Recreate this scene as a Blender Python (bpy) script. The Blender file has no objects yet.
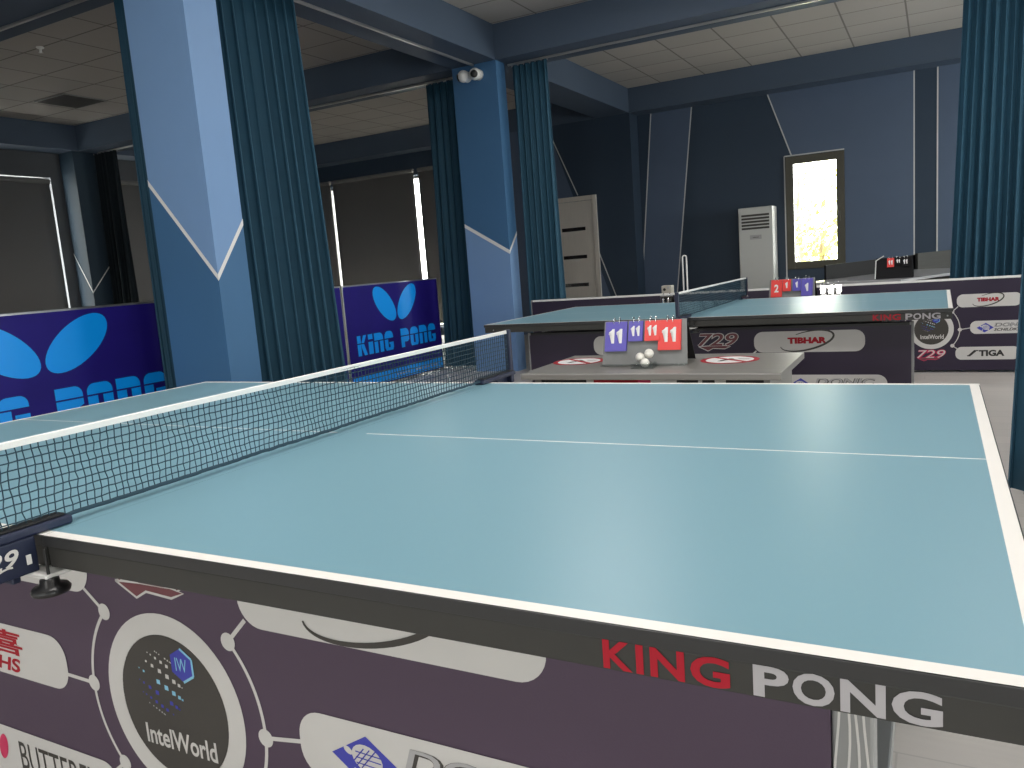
import bpy, bmesh, math, random
from mathutils import Vector, Matrix
random.seed(7)
SC = bpy.context.scene
COL = SC.collection
PI = math.pi

# ------------------------------------------------------------------ materials
def mat(name, col, rough=.6, metal=0., spec=.5, noise=0., nscale=8., bump=0., bscale=60., sheen=0., coat=0.):
    m = bpy.data.materials.new(name); m.use_nodes = True
    nt = m.node_tree; b = nt.nodes['Principled BSDF']
    b.inputs['Base Color'].default_value = (*col, 1)
    b.inputs['Roughness'].default_value = rough
    b.inputs['Metallic'].default_value = metal
    b.inputs['Specular IOR Level'].default_value = spec
    if sheen:
        b.inputs['Sheen Weight'].default_value = sheen
        b.inputs['Sheen Roughness'].default_value = .4
        b.inputs['Sheen Tint'].default_value = (*[min(1, c*4+.1) for c in col], 1)
    if coat:
        b.inputs['Coat Weight'].default_value = coat; b.inputs['Coat Roughness'].default_value = .1
    if noise or bump:
        tc = nt.nodes.new('ShaderNodeTexCoord')
    if noise:
        n = nt.nodes.new('ShaderNodeTexNoise'); n.inputs['Scale'].default_value = nscale
        n.inputs['Detail'].default_value = 6
        nt.links.new(tc.outputs['Object'], n.inputs['Vector'])
        r = nt.nodes.new('ShaderNodeMix'); r.data_type = 'RGBA'
        r.inputs[6].default_value = (*[c*(1-noise) for c in col], 1)
        r.inputs[7].default_value = (*[min(1, c*(1+noise)) for c in col], 1)
        nt.links.new(n.outputs['Fac'], r.inputs[0]); nt.links.new(r.outputs[2], b.inputs['Base Color'])
    if bump:
        n2 = nt.nodes.new('ShaderNodeTexNoise'); n2.inputs['Scale'].default_value = bscale
        nt.links.new(tc.outputs['Object'], n2.inputs['Vector'])
        bp = nt.nodes.new('ShaderNodeBump'); bp.inputs['Strength'].default_value = bump; bp.inputs['Distance'].default_value = .01
        nt.links.new(n2.outputs['Fac'], bp.inputs['Height']); nt.links.new(bp.outputs['Normal'], b.inputs['Normal'])
    return m

def brick_mat(name, c1, c2, mortar, bw, bh, ms, offset=0., rough=.7, loc=(0, 0, 0), grain=0., spec=.4):
    m = bpy.data.materials.new(name); m.use_nodes = True
    nt = m.node_tree; b = nt.nodes['Principled BSDF']
    tc = nt.nodes.new('ShaderNodeTexCoord'); mp = nt.nodes.new('ShaderNodeMapping')
    mp.inputs['Location'].default_value = loc
    br = nt.nodes.new('ShaderNodeTexBrick')
    br.offset = offset; br.squash = 1
    br.inputs['Scale'].default_value = 1
    br.inputs['Brick Width'].default_value = bw; br.inputs['Row Height'].default_value = bh
    br.inputs['Mortar Size'].default_value = ms; br.inputs['Mortar Smooth'].default_value = .1
    br.inputs['Color1'].default_value = (*c1, 1); br.inputs['Color2'].default_value = (*c2, 1)
    br.inputs['Mortar'].default_value = (*mortar, 1)
    nt.links.new(tc.outputs['Object'], mp.inputs['Vector']); nt.links.new(mp.outputs[0], br.inputs['Vector'])
    out = br.outputs['Color']
    if grain:
        mp2 = nt.nodes.new('ShaderNodeMapping'); mp2.inputs['Scale'].default_value = (1.5, 22, 1)
        n = nt.nodes.new('ShaderNodeTexNoise'); n.inputs['Scale'].default_value = 3; n.inputs['Detail'].default_value = 8
        nt.links.new(tc.outputs['Object'], mp2.inputs['Vector']); nt.links.new(mp2.outputs[0], n.inputs['Vector'])
        mr = nt.nodes.new('ShaderNodeMapRange'); mr.inputs[3].default_value = 1-grain; mr.inputs[4].default_value = 1+grain
        nt.links.new(n.outputs['Fac'], mr.inputs[0])
        mx = nt.nodes.new('ShaderNodeVectorMath'); mx.operation = 'MULTIPLY'
        nt.links.new(out, mx.inputs[0]); nt.links.new(mr.outputs[0], mx.inputs[1]); out = mx.outputs[0]
    nt.links.new(out, b.inputs['Base Color'])
    b.inputs['Roughness'].default_value = rough; b.inputs['Specular IOR Level'].default_value = spec
    return m

def wood_mat(name, col, amp=.15, rough=.45, sc=(1.2, 25, 25)):
    m = bpy.data.materials.new(name); m.use_nodes = True
    nt = m.node_tree; b = nt.nodes['Principled BSDF']
    tc = nt.nodes.new('ShaderNodeTexCoord'); mp = nt.nodes.new('ShaderNodeMapping'); mp.inputs['Scale'].default_value = sc
    n = nt.nodes.new('ShaderNodeTexNoise'); n.inputs['Scale'].default_value = 2.5; n.inputs['Detail'].default_value = 8
    nt.links.new(tc.outputs['Object'], mp.inputs['Vector']); nt.links.new(mp.outputs[0], n.inputs['Vector'])
    r = nt.nodes.new('ShaderNodeMix'); r.data_type = 'RGBA'
    r.inputs[6].default_value = (*[c*(1-amp) for c in col], 1); r.inputs[7].default_value = (*[min(1, c*(1+amp)) for c in col], 1)
    nt.links.new(n.outputs['Fac'], r.inputs[0]); nt.links.new(r.outputs[2], b.inputs['Base Color'])
    b.inputs['Roughness'].default_value = rough
    return m

def glass_mat(name, tint=(1, 1, 1), gloss=.06):
    m = bpy.data.materials.new(name); m.use_nodes = True
    nt = m.node_tree; nt.nodes.clear()
    o = nt.nodes.new('ShaderNodeOutputMaterial'); t = nt.nodes.new('ShaderNodeBsdfTransparent'); t.inputs[0].default_value = (*tint, 1)
    g = nt.nodes.new('ShaderNodeBsdfGlossy'); g.inputs['Roughness'].default_value = .05
    mx = nt.nodes.new('ShaderNodeMixShader'); mx.inputs[0].default_value = gloss
    nt.links.new(t.outputs[0], mx.inputs[1]); nt.links.new(g.outputs[0], mx.inputs[2]); nt.links.new(mx.outputs[0], o.inputs[0])
    return m

M = {}
M['light_blue'] = mat('pale_blue_paint', (.20, .345, .60), .55, noise=.04, nscale=3)
M['mid_blue'] = mat('mid_blue_paint', (.055, .155, .31), .55, noise=.06, nscale=3)
M['deep_blue'] = mat('deep_blue_paint', (.018, .040, .066), .6)
M['navy'] = mat('navy_paint', (.026, .046, .078), .6, noise=.06, nscale=3)
M['slate'] = mat('slate_blue_paint', (.085, .12, .19), .6, noise=.05, nscale=3)
M['beam'] = mat('beam_paint', (.060, .088, .135), .6, noise=.05, nscale=2)
M['white_stripe'] = mat('white_stripe', (.62, .62, .62), .5)
M['chevron_white'] = mat('chevron_white', (.84, .83, .82), .5)
M['ceiling'] = brick_mat('ceiling_tiles', (.46, .43, .40), (.42, .395, .37), (.20, .185, .17), .645, .60, .010, loc=(6.76, -4.42, 0), rough=.85)
M['floor'] = brick_mat('vinyl_planks', (.58, .54, .51), (.54, .505, .48), (.46, .43, .41), 1.2, .18, .0025, offset=.5, rough=.42, grain=.06)
M['teal_top'] = mat('teal_playing_surface', (.195, .362, .438), .37, spec=.5, noise=.03, nscale=2)
M['line'] = mat('white_line', (.86, .83, .79), .45)
M['edge'] = mat('black_edge', (.028, .028, .029), .42, noise=.1, nscale=30)
M['apron'] = mat('charcoal_apron', (.032, .031, .028), .5, noise=.12, nscale=20)
M['purple'] = mat('aubergine_print', (.072, .045, .078), .5, noise=.05, nscale=4, bump=.05, bscale=300)
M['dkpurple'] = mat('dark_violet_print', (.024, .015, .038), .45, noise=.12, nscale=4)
M['print_white'] = mat('print_white', (.62, .60, .585), .5, noise=.03, nscale=20)
M['print_silver'] = mat('print_silver', (.44, .42, .44), .5, spec=.15)
M['print_dark'] = mat('print_charcoal', (.05, .045, .04), .5)
M['print_red'] = mat('print_red', (.40, .018, .032), .5, spec=.15)
M['print_pink'] = mat('print_pink', (.62, .05, .13), .5, spec=.15)
M['print_black'] = mat('print_black', (.02, .018, .018), .5)
M['print_blue'] = mat('print_blue', (.07, .075, .42), .5, spec=.15)
M['print_cyan'] = mat('print_cyan', (.25, .55, .75), .5)
M['print_grey'] = mat('print_grey', (.42, .41, .42), .5)
M['maroon'] = mat('print_maroon', (.17, .05, .06), .5)
M['indigo'] = mat('indigo_banner', (.016, .009, .18), .5, spec=.25, noise=.25, nscale=2.5, bump=.25, bscale=5)
M['azure'] = mat('azure_print', (.0, .34, 1.0), .4)
M['curtain'] = mat('teal_velvet', (.018, .078, .13), .75, sheen=.30, noise=.12, nscale=10, bump=.08, bscale=200)
M['dkcurtain'] = mat('dark_velvet', (.003, .009, .014), .9)
M['metal'] = mat('brushed_metal', (.55, .55, .55), .35, metal=.9)
M['chrome'] = mat('chrome', (.85, .85, .86), .12, metal=1)
M['white_metal'] = mat('white_enamel', (.80, .79, .77), .4)
M['grey_metal'] = mat('grey_enamel', (.27, .27, .27), .45)
M['navy_plastic'] = mat('navy_steel', (.010, .016, .045), .45)
M['black_plastic'] = mat('black_plastic', (.012, .012, .013), .35)
M['net'] = mat('net_cord', (.018, .05, .075), .7)
M['tape'] = mat('net_tape', (.80, .79, .77), .7, bump=.1)
M['score_wood'] = wood_mat('grey_laminate', (.25, .24, .225), .18, .33)
M['desk_top'] = mat('desk_laminate', (.48, .48, .50), .16)
M['score_edge'] = wood_mat('pale_edge_band', (.38, .37, .36), .10, .25)
M['score_grey'] = mat('grey_board', (.22, .225, .225), .5, noise=.1, nscale=40)
M['card_blue'] = mat('blue_card', (.105, .085, .46), .35)
M['card_red'] = mat('red_card', (.80, .055, .05), .35)
M['paper'] = mat('white_numeral', (.85, .84, .84), .5)
M['ball'] = mat('white_ball', (.84, .82, .76), .45)
M['acrylic'] = glass_mat('clear_acrylic', (.90, .92, .92), .12)
M['glass'] = glass_mat('window_glass', (.95, .97, .96), .05)
M['door'] = wood_mat('pale_door_laminate', (.62, .575, .52), .08, sc=(20, 20, 1.2))
M['dark_glass'] = mat('dark_glass', (.012, .010, .012), .15)
M['ac_white'] = mat('ac_casing', (.60, .60, .58), .45)
M['frame_dark'] = mat('dark_window_frame', (.050, .045, .028), .4)
M['blind'] = mat('grey_blind_fabric', (.19, .185, .185), .85, bump=.05, bscale=300)
M['wall_grey'] = mat('grey_plaster', (.09, .095, .105), .8)
M['black_panel'] = mat('black_panel', (.006, .006, .008), .6, spec=.2, noise=.2, nscale=6)
M['brown_panel'] = wood_mat('dark_grey_wood', (.030, .030, .028), .3, .6)
M['cream'] = mat('cream_plastic', (.50, .46, .40), .5)
M['fill_lamp_glow'] = mat('fill_lamp_diffuser', (.9, .9, .9), .5)
_b = M['fill_lamp_glow'].node_tree.nodes['Principled BSDF']; _b.inputs['Emission Color'].default_value = (1, .96, .92, 1); _b.inputs['Emission Strength'].default_value = 6  # glow of the assumed ceiling panels
M['leaf'] = mat('leaf', (.50, .50, .10), .6, noise=.3, nscale=2)
M['bark'] = mat('bark', (.2, .15, .1), .9)
M['outground'] = mat('outdoor_paving', (.55, .52, .46), .9)

# ------------------------------------------------------------------ mesh builder
class MB:
    def __init__(s): s.v = []; s.f = []; s.m = []; s.mats = []; s.smooth = []
    def mi(s, m):
        m = M[m] if isinstance(m, str) else m
        if m not in s.mats: s.mats.append(m)
        return s.mats.index(m)
    def add(s, vs, fs, m, smooth=False):
        b = len(s.v); k = s.mi(m)
        s.v += [tuple(v) for v in vs]
        for f in fs:
            s.f.append(tuple(b+i for i in f)); s.m.append(k); s.smooth.append(smooth)
    def box(s, x0, x1, y0, y1, z0, z1, m, c=0., X=None):
        """box with chamfered edges (c)"""
        bm = bmesh.new()
        bmesh.ops.create_cube(bm, size=1)
        for v in bm.verts:
            v.co = Vector(((x0+x1)/2+v.co.x*(x1-x0), (y0+y1)/2+v.co.y*(y1-y0), (z0+z1)/2+v.co.z*(z1-z0)))
        if c: bmesh.ops.bevel(bm, geom=bm.edges[:], offset=c, segments=2, profile=.5, affect='EDGES')
        if X is not None: bm.transform(X)
        s.bm(bm, m)
    def bm(s, bm, m, smooth=False):
        bm.verts.index_update()
        s.add([v.co for v in bm.verts], [[v.index for v in f.verts] for f in bm.faces], m, smooth); bm.free()
    def tube(s, pts, r, m, n=10, caps=True, smooth=True):
        pts = [Vector(p) for p in pts]; vs = []; fs = []
        up = None
        for i, p in enumerate(pts):
            d = (pts[min(i+1, len(pts)-1)]-pts[max(i-1, 0)]).normalized()
            if up is None: up = Vector((0, 0, 1)) if abs(d.z) < .9 else Vector((1, 0, 0))
            a = d.cross(up)
            if a.length < 1e-4: a = d.cross(Vector((0, 1, 0)))
            a.normalize(); b = a.cross(d).normalized(); up = b
            rr = r[i] if isinstance(r, (list, tuple)) else r
            for k in range(n):
                t = 2*PI*k/n; vs.append(p+a*math.cos(t)*rr+b*math.sin(t)*rr)
        for i in range(len(pts)-1):
            for k in range(n):
                fs.append((i*n+k, i*n+(k+1) % n, (i+1)*n+(k+1) % n, (i+1)*n+k))
        s.add(vs, fs, m, smooth)
        if caps:
            s.add(vs[:n], [tuple(range(n))], m); s.add(vs[-n:], [tuple(range(n))[::-1]], m)
    def lathe(s, prof, m, X=None, n=24, smooth=True):
        vs = []; fs = []
        for r, z in prof:
            for k in range(n):
                t = 2*PI*k/n; v = Vector((r*math.cos(t), r*math.sin(t), z)); vs.append(X @ v if X else v)
        for i in range(len(prof)-1):
            for k in range(n): fs.append((i*n+k, i*n+(k+1) % n, (i+1)*n+(k+1) % n, (i+1)*n+k))
        fs.append(tuple(range(n))[::-1]); fs.append(tuple(range((len(prof)-1)*n, len(prof)*n)))
        s.add(vs, fs, m, smooth)
    def sphere(s, c, r, m, n=20):
        bm = bmesh.new(); bmesh.ops.create_uvsphere(bm, u_segments=n, v_segments=n//2+2, radius=r)
        bmesh.ops.translate(bm, verts=bm.verts, vec=Vector(c)); s.bm(bm, m, True)
    def prism(s, poly, d, m, X=None):
        """poly in local XY, extruded by d along +Z of X"""
        n = len(poly); X = X or Matrix.Identity(4)
        vs = [X @ Vector((p[0], p[1], 0)) for p in poly]+[X @ Vector((p[0], p[1], d)) for p in poly]
        fs = [tuple(range(n))[::-1], tuple(range(n, 2*n))]+[(i, (i+1) % n, n+(i+1) % n, n+i) for i in range(n)]
        s.add(vs, fs, m)
    # flat print, laid on the plane y = Y facing -y ; poly in (x, z)
    def flat(s, poly, Y, m):
        s.add([(p[0], Y, p[1]) for p in poly], [tuple(range(len(poly)))], m)
    def strip(s, pts, w, Y, m):
        L = []; R = []
        for i, p in enumerate(pts):
            a = Vector(pts[max(i-1, 0)]); b = Vector(pts[min(i+1, len(pts)-1)]); d = (b-a).normalized(); n = Vector((-d.y, d.x))
            ww = w[i] if isinstance(w, (list, tuple)) else w
            L.append(Vector(p)+n*ww/2); R.append(Vector(p)-n*ww/2)
        vs = [(q.x, Y, q.y) for q in L]+[(q.x, Y, q.y) for q in R]; n = len(pts)
        s.add(vs, [(i, i+1, n+i+1, n+i) for i in range(n-1)], m)
    def ring(s, c, r0, r1, Y, m, n=48, a0=0, a1=2*PI, ax=1.):
        vs = []; fs = []
        for k in range(n+1):
            t = a0+(a1-a0)*k/n
            vs += [(c[0]+r0*ax*math.cos(t), Y, c[1]+r0*math.sin(t)), (c[0]+r1*ax*math.cos(t), Y, c[1]+r1*math.sin(t))]
        for k in range(n): fs.append((2*k, 2*k+1, 2*k+3, 2*k+2))
        s.add(vs, fs, m)
    def text(s, body, box, Y, m, bold=0., shear=0., X=None, flip=False):
        """lettering scaled into box (x0,x1,z0,z1) on plane y = Y, read from -y"""
        vs, fs = glyphs(body, bold, shear)
        xs = [v[0] for v in vs]; ys = [v[1] for v in vs]
        x0, x1, z0, z1 = box; a, b, c, d = min(xs), max(xs), min(ys), max(ys)
        out = []
        for v in vs:
            p = Vector((x0+(v[0]-a)/(b-a)*(x1-x0), Y, z0+(v[1]-c)/(d-c)*(z1-z0)))
            out.append(X @ p if X else p)
        s.add(out, fs, m)
    def build(s, name, parent=None, loc=None, rot=None):
        me = bpy.data.meshes.new(name)
        me.from_pydata(s.v, [], s.f)
        for m in s.mats: me.materials.append(m)
        me.polygons.foreach_set('material_index', s.m); me.polygons.foreach_set('use_smooth', s.smooth)
        me.validate(); me.update()
        o = bpy.data.objects.new(name, me); COL.objects.link(o)
        if parent: o.parent = parent
        if loc: o.location = loc
        if rot: o.rotation_euler = rot
        return o

_gl = {}
def glyphs(body, bold, shear):
    k = (body, bold, shear)
    if k not in _gl:
        cu = bpy.data.curves.new('t', 'FONT'); cu.body = body; cu.size = 1; cu.offset = bold; cu.shear = shear; cu.resolution_u = 4
        cu.fill_mode = 'FRONT'
        ob = bpy.data.objects.new('t', cu); COL.objects.link(ob)
        bpy.context.view_layer.update()
        me = ob.evaluated_get(bpy.context.evaluated_depsgraph_get()).to_mesh()
        _gl[k] = ([tuple(v.co) for v in me.vertices], [tuple(p.vertices) for p in me.polygons])
        ob.to_mesh_clear() if False else None
        bpy.data.objects.remove(ob); bpy.data.curves.remove(cu)
    return _gl[k]

def ones(body, box):
    x0, x1, z0, z1 = box; out = []; n = len(body); w = (x1-x0)/n; h = z1-z0
    for i in range(n):
        a = x0+i*w+.06*w; b = a+.74*w
        out.append([(a+.52*(b-a), z0), (b, z0), (b, z1), (a+.62*(b-a), z1), (a+.38*(b-a), z1-.12*h), (a, z1-.22*h), (a, z1-.40*h), (a+.52*(b-a), z1-.33*h)])
    return out
def tag(o, label=None, cat=None, group=None, kind=None):
    if label: o['label'] = label
    if cat: o['category'] = cat
    if group: o['group'] = group
    if kind: o['kind'] = kind
    return o
def thing(name, label, cat, loc=(0, 0, 0), rz=0., group=None):
    o = bpy.data.objects.new(name, None); COL.objects.link(o); o.empty_display_size = .1
    o.location = loc; o.rotation_euler = (0, 0, rz)
    return tag(o, label, cat, group)
def struct(mb, name, label=None, cat=None):
    o = mb.build(name); return tag(o, label, cat, kind='structure')
def copy_tree(o, parent=None):
    c = o.copy(); COL.objects.link(c)
    if parent: c.parent = parent
    for ch in [q for q in bpy.data.objects if q.parent == o]: copy_tree(ch, c)
    return c
def rrect(x0, x1, z0, z1, r, n=8):
    out = []
    for cx, cz, a in ((x1-r, z1-r, 0), (x0+r, z1-r, PI/2), (x0+r, z0+r, PI), (x1-r, z0+r, 1.5*PI)):
        for k in range(n+1): out.append((cx+r*math.cos(a+PI/2*k/n), cz+r*math.sin(a+PI/2*k/n)))
    return out
def ell(cx, cz, rx, rz, n=32, rot=0.):
    return [(cx+rx*math.cos(t)*math.cos(rot)-rz*math.sin(t)*math.sin(rot), cz+rx*math.cos(t)*math.sin(rot)+rz*math.sin(t)*math.cos(rot)) for t in [2*PI*k/n for k in range(n)]]

# ------------------------------------------------------------------ room shell
ZC, ZB = 3.6, 3.25                    # ceiling, beam undersides
XL, XR, YF, YB = -10.05, 5.2, -5.2, 11.3
m = MB(); m.box(XL-.3, XR+.3, YF-.3, YB+.3, -.12, 0, 'floor'); struct(m, 'floor', 'pale greige plank floor of the hall', 'floor')
m = MB(); m.box(XL-.3, XR+.3, YF-.3, YB+.3, ZC, ZC+.12, 'ceiling'); struct(m, 'ceiling', 'grey square tile ceiling with thin joints', 'ceiling')

def wall_with_holes(name, axis, pos, thick, u0, u1, z0, z1, holes, mm, label):
    """wall along u (x if axis 'y', y if axis 'x'); holes (ua,ub,za,zb) non-overlapping in u"""
    w = MB()
    def bx(a, b, c, d):
        if b-a < 1e-4 or d-c < 1e-4: return
        if axis == 'y': w.box(a, b, min(pos, pos+thick), max(pos, pos+thick), c, d, mm)
        else: w.box(min(pos, pos+thick), max(pos, pos+thick), a, b, c, d, mm)
    u = u0
    for ua, ub, za, zb in sorted(holes):
        bx(u, ua, z0, z1); bx(ua, ub, z0, za); bx(ua, ub, zb, z1); u = ub
    bx(u, u1, z0, z1)
    return w
WIN1 = (-.60, .17, .79, 2.36)
back_holes = [(-8.95, -5.2, .15, 2.86), WIN1]
w = wall_with_holes('wall_back', 'y', YB, .3, XL-.3, XR+.3, 0, ZC, back_holes, 'navy', '')
# painted lighter fields on the right part of the back wall
YP = YB-.003
def wallpoly(poly, mm, y=YP): w.flat(poly, y, mm)
wallpoly([(-2.52, 3.25), (-1.90, 3.25), (-2.30, .0), (-2.86, 0)], 'slate')
wallpoly([(-.82, 3.25), (1.02, 3.25), (1.02, 2.37), (-.515, 2.37)], 'slate')
wallpoly([(.172, 2.37), (1.02, 2.37), (1.02, 0), (.172, 0)], 'slate')
wallpoly([(1.29, 3.25), (3.2, 3.25), (3.2, 0), (1.29, 0)], 'slate')
struct(w, 'wall_back', 'navy and slate blue painted back wall with white stripes', 'wall')
def trim(name, pts, wd=.017, y=YP-.002, lab='thin white stripe'):
    t = MB(); t.strip(pts, wd, y, 'white_stripe'); t.strip(pts, wd, y+.0015, 'white_stripe')
    return struct(t, name, lab, 'wall stripe')
trim('trim_1', [(-2.52, 3.25), (-2.86, 0)], lab='left slanting white stripe beside the rear corner')
trim('trim_2', [(-1.90, 3.25), (-2.30, 0)], lab='second slanting white stripe, right edge of the slate band')
trim('trim_3', [(-.82, 3.25), (-.515, 2.37)], lab='white stripe slanting down to the window corner')
trim('trim_4', [(-.615, 2.375), (.17, 2.375)], lab='white stripe along the top of the window')
trim('trim_5', [(-.615, 2.375), (-.615, .60)], lab='white stripe down the left side of the window')
trim('trim_6', [(1.02, 3.25), (1.02, 0)], lab='upright white stripe right of the window')
trim('trim_7', [(1.29, 3.25), (1.29, 0)], lab='upright white stripe beside the far right curtain')

# jutting wall that carries the door
w = MB(); YD = 10.95
w.box(-5.0, -2.74, YD, YB-.004, 0, ZC, 'navy')
w.flat([(-5.0, 3.25), (-4.10, 3.25), (-4.02, 3.04), (-3.00, .0), (-5.0, 0)], YD-.003, 'slate')
struct(w, 'wall_door', 'navy wall block that holds the pale door', 'wall')
trim('trim_8', [(-4.10, 3.25), (-3.64, 2.15)], y=YD-.005, lab='white stripe slanting down to the top of the door')
trim('trim_9', [(-3.36, 1.30), (-2.90, .0)], y=YD-.005, lab='white stripe slanting down right of the door')

# side and front walls (behind the photographer); right and front windows are assumed, to bring in light
left_holes = [(2.4, 6.63, .15, 2.90), (7.5, 10.7, .15, 2.90), (-4.5, 1.8, .15, 2.90)]
struct(wall_with_holes('wall_left', 'x', XL-.3, .3, YF-.3, YB, 0, ZC, left_holes, 'wall_grey', ''), 'wall_left', 'grey left wall with tall blinded windows', 'wall')
right_holes = [(-2.8, -1.5, .79, 2.36), (.1, 1.7, .79, 2.36), (4.4, 5.6, .79, 2.36), (8.0, 10.2, .60, 2.60)]  # assumed openings, widened to brighten pillars, banners and the rear bay
struct(wall_with_holes('wall_right', 'x', XR, .3, YF-.3, YB, 0, ZC, right_holes, 'slate', ''), 'wall_right', 'slate blue right wall with assumed windows sized for side light', 'wall')
front_holes = [(-3.7, -2.9, .79, 2.36), (-1.2, -.4, .79, 2.36), (1.3, 2.1, .79, 2.36), (3.6, 4.4, .79, 2.36)]  # unseen openings added as front fill
struct(wall_with_holes('wall_front', 'y', YF-.3, .3, XL-.3, XR+.3, 0, ZC, front_holes, 'slate', ''), 'wall_front', 'slate blue front wall with narrow windows added for fill light behind the viewer', 'wall')

def window(name, axis, pos, u0, u1, z0, z1, mm, fw=.06, mull=(), label='', sgn=1):
    root = bpy.data.objects.new(name, None); COL.objects.link(root); tag(root, label, 'window', kind='structure')
    root.location = (0, 0, 0)
    f = MB(); p = MB()
    def bx(t, a, b, c, d, y0, y1, q, ch=.004):
        if axis == 'y': t.box(a, b, pos+y0, pos+y1, c, d, q, ch)
        else: t.box(pos+y0, pos+y1, a, b, c, d, q, ch)
    y0, y1 = (-.01, .07) if sgn > 0 else (-.07, .01)
    bx(f, u0, u0+fw, z0, z1, y0, y1, mm); bx(f, u1-fw, u1, z0, z1, y0, y1, mm)
    bx(f, u0+fw, u1-fw, z0, z0+fw, y0, y1, mm); bx(f, u0+fw, u1-fw, z1-fw, z1, y0, y1, mm)
    for u in mull: bx(f, u-.025, u+.025, z0+fw, z1-fw, y0, y1, mm)
    bx(p, u0+fw*.8, u1-fw*.8, z0+fw*.8, z1-fw*.8, (y0+y1)/2-.003, (y0+y1)/2+.003, 'glass', 0)
    fo = f.build('window_frame', root); p.build('pane', root)
    return root, fo
r, fo = window('window_1', 'y', YB-.02, *WIN1, 'frame_dark', fw=.105, label='narrow dark framed window glaring with daylight on the back wall')
h = MB(); h.box(.09, .115, YB-.055, YB-.03, 1.42, 1.56, 'frame_dark', .004); h.build('window_handle', r)
for i, (a, b, c, d) in enumerate(front_holes):
    window('window_%d' % (i+10), 'y', YF-.1, a, b, c, d, 'frame_dark', label='narrow front wall window added for fill light behind the viewer, number %d from the left' % (i+1))
for i, (a, b, c, d) in enumerate(right_holes):
    window('window_%d' % (i+2), 'x', XR+.1, a, b, c, d, 'frame_dark', label='assumed right wall window sized for side light, number %d from the front' % (i+1))
for i, (a, b, c, d) in enumerate(sorted(left_holes)):
    window('window_%d' % (i+6), 'x', XL-.15, a, b, c, d, 'grey_metal', fw=.012, mull=(), label='tall left wall window behind a blind, number %d from the front' % (i+1))
a, b, c, d = back_holes[0]
window('window_9', 'y', YB+.12, a, b, c, d, 'grey_metal', fw=.04, mull=(), label='tall rear window behind grey blinds in the left bay')

# beams (the setting)
bi = [0]
def beam(x0, x1, y0, y1, lab, z0=ZB):
    m = MB(); m.box(x0, x1, y0, y1, z0, ZC-.001, 'beam'); return struct(m, 'beam' if True else '', lab, 'beam')
XP0, XP1 = -3.27, -2.74
beam(XP0, XP1, YF, YB-.36, 'long ceiling beam over the two left pillars')
beam(2.45, 2.95, YF, YB-.36, 'long ceiling beam on the right side')
beam(XP1, 2.45, 2.90, 3.40, 'cross beam overhead between the two table bays')
beam(XP1, 2.45, 6.85, 7.35, 'cross beam with curtain rail beyond the second table')
beam(XL, XP0, 2.90, 3.40, 'cross beam left of the near pillar')
beam(XL+.4, XP0, 6.85, 7.35, 'cross beam left of the second pillar')
beam(XL+.4, XP0, YB-.36, YB-.001, 'beam over the rear blinds')
beam(-2.74, 2.45, YB-.36, YB-.001, 'beam along the top of the back wall')
beam(2.95, XR, 6.85, 7.35, 'cross beam beyond the right side beam')
beam(XL, XL+.4, YF, YB-.001, 'beam along the top of the left wall')

# pillars with a painted chevron
def pillar(x0, x1, y0, y1, up, low, zl, za, zr, label, stripe=.026):
    """zl/za/zr : stripe height at the left edge, at the corner (x1,y0) and 0.27 m round the corner"""
    p = MB(); H = ZB
    slope = (zr-za)/.27; yend = y1; ze = za+slope*(y1-y0)
    # front face (y0)
    p.add([(x0, y0, 0), (x1, y0, 0), (x1, y0, za), (x0, y0, zl)], [(0, 1, 2, 3)], low)
    p.add([(x0, y0, zl), (x1, y0, za), (x1, y0, H), (x0, y0, H)], [(0, 1, 2, 3)], up)
    # right face (x1)
    p.add([(x1, y0, 0), (x1, y1, 0), (x1, y1, ze), (x1, y0, za)], [(0, 1, 2, 3)], low)
    p.add([(x1, y0, za), (x1, y1, ze), (x1, y1, H), (x1, y0, H)], [(0, 1, 2, 3)], up)
    # back and left faces
    p.add([(x0, y1, 0), (x0, y1, H), (x1, y1, H), (x1, y1, 0)], [(0, 1, 2, 3)], low)
    p.add([(x0, y0, 0), (x0, y0, H), (x0, y1, H), (x0, y1, 0)], [(0, 1, 2, 3)], low)
    o = struct(p, 'pillar', label, 'pillar')
    t = MB(); e = .003; s = stripe
    def bar(a, b, c, d, n):
        n = Vector(n)*e
        t.add([Vector(q)+n for q in (a, b, c, d)], [(0, 1, 2, 3)], 'chevron_white')
    bar((x0, y0, zl-s/2), (x1+e, y0, za-s/2), (x1+e, y0, za+s*1.1), (x0, y0, zl+s*1.1), (0, -1, 0))
    bar((x1, y0-e, za-s/2), (x1, y1, ze-s/2), (x1, y1, ze+s*1.1), (x1, y0-e, za+s*1.1), (1, 0, 0))
    so = t.build('chevron_stripe', o)
    return o
pillar(XP0, XP1, 2.89, 3.15, 'light_blue', 'mid_blue', 1.84, 1.195, 1.56, 'blue pillar nearest at left, pale above its white chevron')
pillar(XP0, XP1, 6.85, 7.045, 'mid_blue', 'light_blue', 1.60, 1.28, 1.56, 'second blue pillar carrying the cameras, pale below its chevron')
pillar(-10.04, -9.72, 6.80, 7.32, 'deep_blue', 'deep_blue', 1.80, 1.21, 1.52, 'dark blue pillar against the left wall', .016)
pillar(2.45, 2.95, 2.90, 3.40, 'light_blue', 'mid_blue', 1.7, 1.2, 1.5, 'blue pillar at the near right curtain')
pillar(2.45, 2.95, 6.85, 7.35, 'mid_blue', 'light_blue', 1.6, 1.28, 1.5, 'blue pillar at the far right curtain')

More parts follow.
